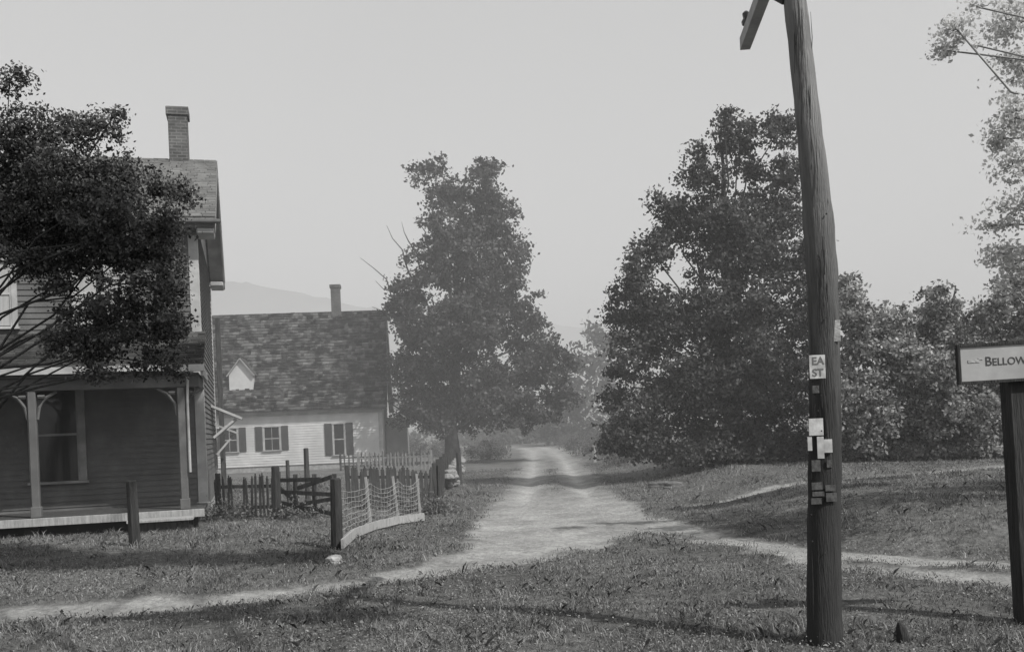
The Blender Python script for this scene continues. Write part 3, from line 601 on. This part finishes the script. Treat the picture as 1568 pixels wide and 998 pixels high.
def rock(name,p,s,mat,seed):
    bm=bmesh.new(); bmesh.ops.create_icosphere(bm,subdivisions=3,radius=1); r=random.Random(seed); ph=[r.uniform(0,6) for _ in range(6)]
    for v in bm.verts:
        c=v.co; k=1+.16*math.sin(c.x*3+ph[0])+.14*math.sin(c.y*4+ph[1])+.12*math.sin(c.z*5+ph[2])+.05*math.sin(c.x*9+c.y*7+ph[3])
        v.co=Vector((c.x*k*s[0],c.y*k*s[1],c.z*k*s[2]))
    me=bpy.data.meshes.new(name); bm.to_mesh(me); me.materials.append(mat); o=bpy.data.objects.new(name,me); o.location=(p[0],p[1],gz(p)+s[2]*.4); col.objects.link(o); return o
rock('boulder',G(510,862),(.14,.1,.07),M['stone'],1)
sw=empty('stone_wall'); rr=random.Random(9)
a0=Vector((*G(686,752),0)); a1=Vector((*G(703,722),0))
for i in range(34):
    t=i/33; p=a0.lerp(a1,t); o=rock('stone_%d'%i,(p.x+rr.uniform(-.1,.1),p.y),(rr.uniform(.13,.26),.2,rr.uniform(.1,.2)),M['wallstone'],i); o.location.z=gz(p)+rr.choice([.1,.3,.46])+rr.uniform(-.04,.04); o.parent=sw
post('gate_post',704,740,690,8,M['oldwood']); post('fence_post',910,706,680,6,M['palewood'])
DK=noisemat('mossy_stone',.08,.16,6,.9,.7)
for i,(a,b) in enumerate([(1010,748),(1030,752)]): rock('boulder',G(a,b),(.3,.15,.1),DK,20+i)
# ------------------------------------------------ utility pole
up=empty('utility_pole'); D0=7.25
prof=[(1264,1000,27),(1262,930,26),(1262,800,25),(1264,650,24),(1262,520,23.5),(1259,420,23.5),(1254,350,23.5),(1247,270,20.5),(1234,150,18.5),(1224,60,17.5),(1217,0,17),(1208,-90,16),(1200,-200,15)]
A=Acc(); pts=[];rad=[]
for i in range(len(prof)-1):
    for k in range(4):
        t=k/4; a=[prof[i][j]+(prof[i+1][j]-prof[i][j])*t for j in range(3)]
        p=W(a[0],a[1],D0); pts.append(p); rad.append(a[2]/F*D0*(1+.025*math.sin(a[1]*.08)+random.uniform(-.018,.018)))
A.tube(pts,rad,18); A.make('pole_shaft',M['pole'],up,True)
CR_=Acc()
rr=random.Random(12)
for i in range(34):
    yy=rr.uniform(60,960); ln=rr.uniform(25,110); ix=np.interp(yy,[p[1] for p in prof[::-1]],[p[0] for p in prof[::-1]]); iw=np.interp(yy,[p[1] for p in prof[::-1]],[p[2] for p in prof[::-1]])
    u=rr.uniform(-.85,.85); dd=D0-iw/F*D0*math.sqrt(1-u*u)*1.0-.002
    CR_.tube([W(ix+u*iw,yy,dd),W(ix+u*iw+rr.uniform(-1,1),yy-ln*.5,dd),W(ix+u*iw-.02*ln,yy-ln,dd)],[.0015,.0032,.0012],5)
CR_.make('drying_cracks',M['poled'],up)
cb=W(1216,-70,D0); K=Acc()
far=W(1160,50,D0+1.7); dv=Vector((far[0]-cb[0],far[1]-cb[1],0))
e1=Vector(cb)+dv; e0=Vector(cb)-dv*.8; off=Vector((-.12,0,0))
K.beam(e0+off,e1+off,.09,.11); K.make('crossarm',noisemat('arm_wood',.3,.42,6,.9,.4),up)
K=Acc(); K.beam(Vector(cb)+off*.8+Vector((0,0,-.35)),Vector(cb)+dv*.3+off+Vector((0,0,-.06)),.012,.04)
for t in (.92,.55,-.7,-.35): 
    b=Vector(cb)+dv*t+off; K.tube([b+Vector((0,0,.05)),b+Vector((0,0,.14))],[.012,.012],6)
K.make('brace_and_pins',M['poled'],up)
I_=Acc()
for t in (.92,.55,-.7,-.35):
    b=Vector(cb)+dv*t+off+Vector((0,0,.12)); I_.tube([b,b+Vector((0,0,.03)),b+Vector((0,0,.06)),b+Vector((0,0,.1)),b+Vector((0,0,.12))],[.04,.045,.028,.035,.015],10)
I_.make('insulators',M['glass'],up)
def plate(name,x0,y0,x1,y1,mat,dd=.19,par=up):
    a=W(x0,y1,D0-dd); b=W(x1,y0,D0-dd); return box(name,(a[0],a[1]-.003,a[2]),(b[0],b[1]+.003,b[2]),mat,par,.001)
plate('notice_west',1240,543,1263,580,M['paper'],.125); plate('notice_small',1239,640,1260,667,M['paper'],.125)
plate('notice_scrap',1262,672,1274,693,M['paper'],.13); plate('notice_strip',1252,668,1261,702,M['paper'],.13)
plate('metal_tag',1274,490,1286,523,M['stone'],.1)
FN=noisemat('faded_notice',.035,.1,40,.9,.2,stretch=(1,1,.6))
for i,(a,b,c,d_) in enumerate([(1243,738,1259,750),(1244,752,1262,760),(1242,762,1258,772),(1264,742,1279,752),(1265,754,1281,768),(1243,704,1256,722)]): plate('notice_faded_%d'%i,a,b,c,d_,FN,.13)
plate('notice_tag',1237,668,1243,690,M['paper'],.118); plate('notice_corner',1244,590,1254,602,FN,.125); plate('notice_edge',1266,704,1274,716,FN,.125)
def text(name,s,px,py,D,size,mat,par):
    cu=bpy.data.curves.new(name,'FONT'); cu.body=s; cu.size=size; cu.extrude=.001; cu.offset=.001
    o=bpy.data.objects.new(name,cu); o.location=W(px,py,D); o.rotation_euler=(math.pi/2,0,0); cu.materials.append(mat); col.objects.link(o); o.parent=par; return o
GI=noisemat('faded_ink',.1,.16,10,.6,0)
text('notice_letters','EA',1243,558,D0-.130,.078,GI,up); text('notice_letters_b','ST',1244,576,D0-.130,.078,GI,up)
N_=Acc(); rr=random.Random(4)
for i in range(26):
    yy=rr.uniform(735,775) if i<10 else rr.uniform(300,900); x_=1240+rr.random()*40; p=W(x_,yy,D0-.125+abs(x_-1262)/F*2.4); N_.tube([p,(p[0],p[1]-.012,p[2])],[.006,.006],6)
N_.make('nails',M['poled'],up)
# ------------------------------------------------ road sign
sg=empty('road_sign'); DS_=7.6
a=W(1469,587,DS_); b=W(1469,530,DS_); W_=1.35; z0,z1=a[2],b[2]; x0=a[0]
sg.location=(x0,DS_,z0); sg.rotation_euler=(0,math.radians(-1.0),0)
hh=z1-z0
box('board',(0,-.012,0),(W_,.012,hh),M['signw'],sg,.003)
for n_,lo,hi in (('frame_top',(-.012,-.024,hh-.012),(W_+.012,.02,hh+.012)),('frame_bottom',(-.012,-.024,-.012),(W_+.012,.02,.012)),('frame_left',(-.012,-.0245,.0125),(.012,.0205,hh-.0125)),('frame_right',(W_-.012,-.0245,.0125),(W_+.012,.0205,hh-.0125))):
    box(n_,lo,hi,M['poled'],sg,.002)
def ltext(name,s,x,z,size):
    cu=bpy.data.curves.new(name,'FONT'); cu.body=s; cu.size=size; cu.extrude=.001; cu.offset=.0006; o=bpy.data.objects.new(name,cu); o.location=(x,-.0138,z); o.rotation_euler=(math.pi/2,0,0); cu.materials.append(M['ink']); col.objects.link(o); o.parent=sg
ltext('letter_b','B',.2,.125,.1); ltext('letters_ellows','ELLOWS',.256,.125,.08); ltext('letter_f','F',.62,.125,.1); ltext('letters_alls','ALLS  3 M.',.67,.125,.08)
H_=Acc(); H_.beam((.07,-.014,.165),(.16,-.014,.165),.004,.022); H_.beam((.15,-.014,.18),(.185,-.014,.18),.004,.012); H_.make('pointing_hand',M['stone'],sg)
box('sign_post',(.40,.03,-2.1),(.57,.19,hh+.03),M['poled'],sg,.012)
stp=G(1383,985); S=Acc(); S.tube([(stp[0],stp[1],-.05),(stp[0],stp[1],.06),(stp[0]-.015,stp[1],.12),(stp[0]-.025,stp[1],.16)],[.05,.046,.035,.012],7); S.make('tree_stump',M['poled'])
# ------------------------------------------------ summer haze
hz_=pym('haze',[(-500,14,-2),(500,14,-2),(500,720,-2),(-500,720,-2),(-500,14,45),(500,14,45),(500,720,45),(-500,720,45)],[(0,3,2,1),(4,5,6,7),(0,1,5,4),(1,2,6,5),(2,3,7,6),(3,0,4,7)],None)
hm=bpy.data.materials.new('haze_air'); hm.use_nodes=True; N=hm.node_tree.nodes; N.remove(N['Principled BSDF'])
vs=N.new('ShaderNodeVolumeScatter'); vs.inputs['Density'].default_value=.005; vs.inputs['Anisotropy'].default_value=0.0; vs.inputs['Color'].default_value=(.98,.98,.98,1)
hm.node_tree.links.new(vs.outputs[0],N['Material Output'].inputs['Volume']); hz_.data.materials.append(hm)
# ------------------------------------------------ world, sun, camera
w=bpy.data.worlds.new('World'); scn.world=w; w.use_nodes=True; nt=w.node_tree; N=nt.nodes; L=nt.links
sky=N.new('ShaderNodeTexSky'); sky.sky_type='NISHITA'; sky.sun_disc=False; sky.sun_elevation=ELEV; sky.sun_rotation=math.atan2(SUN[0],SUN[1]); sky.dust_density=4; sky.air_density=1.5
bw=N.new('ShaderNodeRGBToBW'); L.new(sky.outputs[0],bw.inputs[0])
pw=N.new('ShaderNodeMath'); pw.operation='POWER'; pw.inputs[1].default_value=.4; L.new(bw.outputs[0],pw.inputs[0])
ml=N.new('ShaderNodeMath'); ml.operation='MULTIPLY'; ml.inputs[1].default_value=2.75; L.new(pw.outputs[0],ml.inputs[0])
bg=N['Background']; L.new(ml.outputs[0],bg.inputs[0]); bg.inputs[1].default_value=.15
sl=bpy.data.lights.new('sun','SUN'); sl.energy=4.6; sl.angle=math.radians(.6); sl.color=(1,.99,.97); so=bpy.data.objects.new('sun',sl); col.objects.link(so)
dirv=Vector((-SUN[0]*math.cos(ELEV),-SUN[1]*math.cos(ELEV),-math.sin(ELEV))); so.rotation_euler=dirv.to_track_quat('-Z','Y').to_euler()
cam=bpy.data.cameras.new('camera'); co=bpy.data.objects.new('camera',cam); col.objects.link(co); scn.camera=co
cam.sensor_width=36; cam.lens=36*F/1568; cam.shift_y=156/1568; cam.clip_end=5000; cam.clip_start=.1
co.location=(0,0,H)
co.rotation_euler=(Matrix.Rotation(math.pi/2,3,'X')@Matrix.Rotation(-TH,3,'Z')).to_euler()
scn.view_settings.view_transform='Standard'; scn.view_settings.look='None'; scn.view_settings.exposure=0
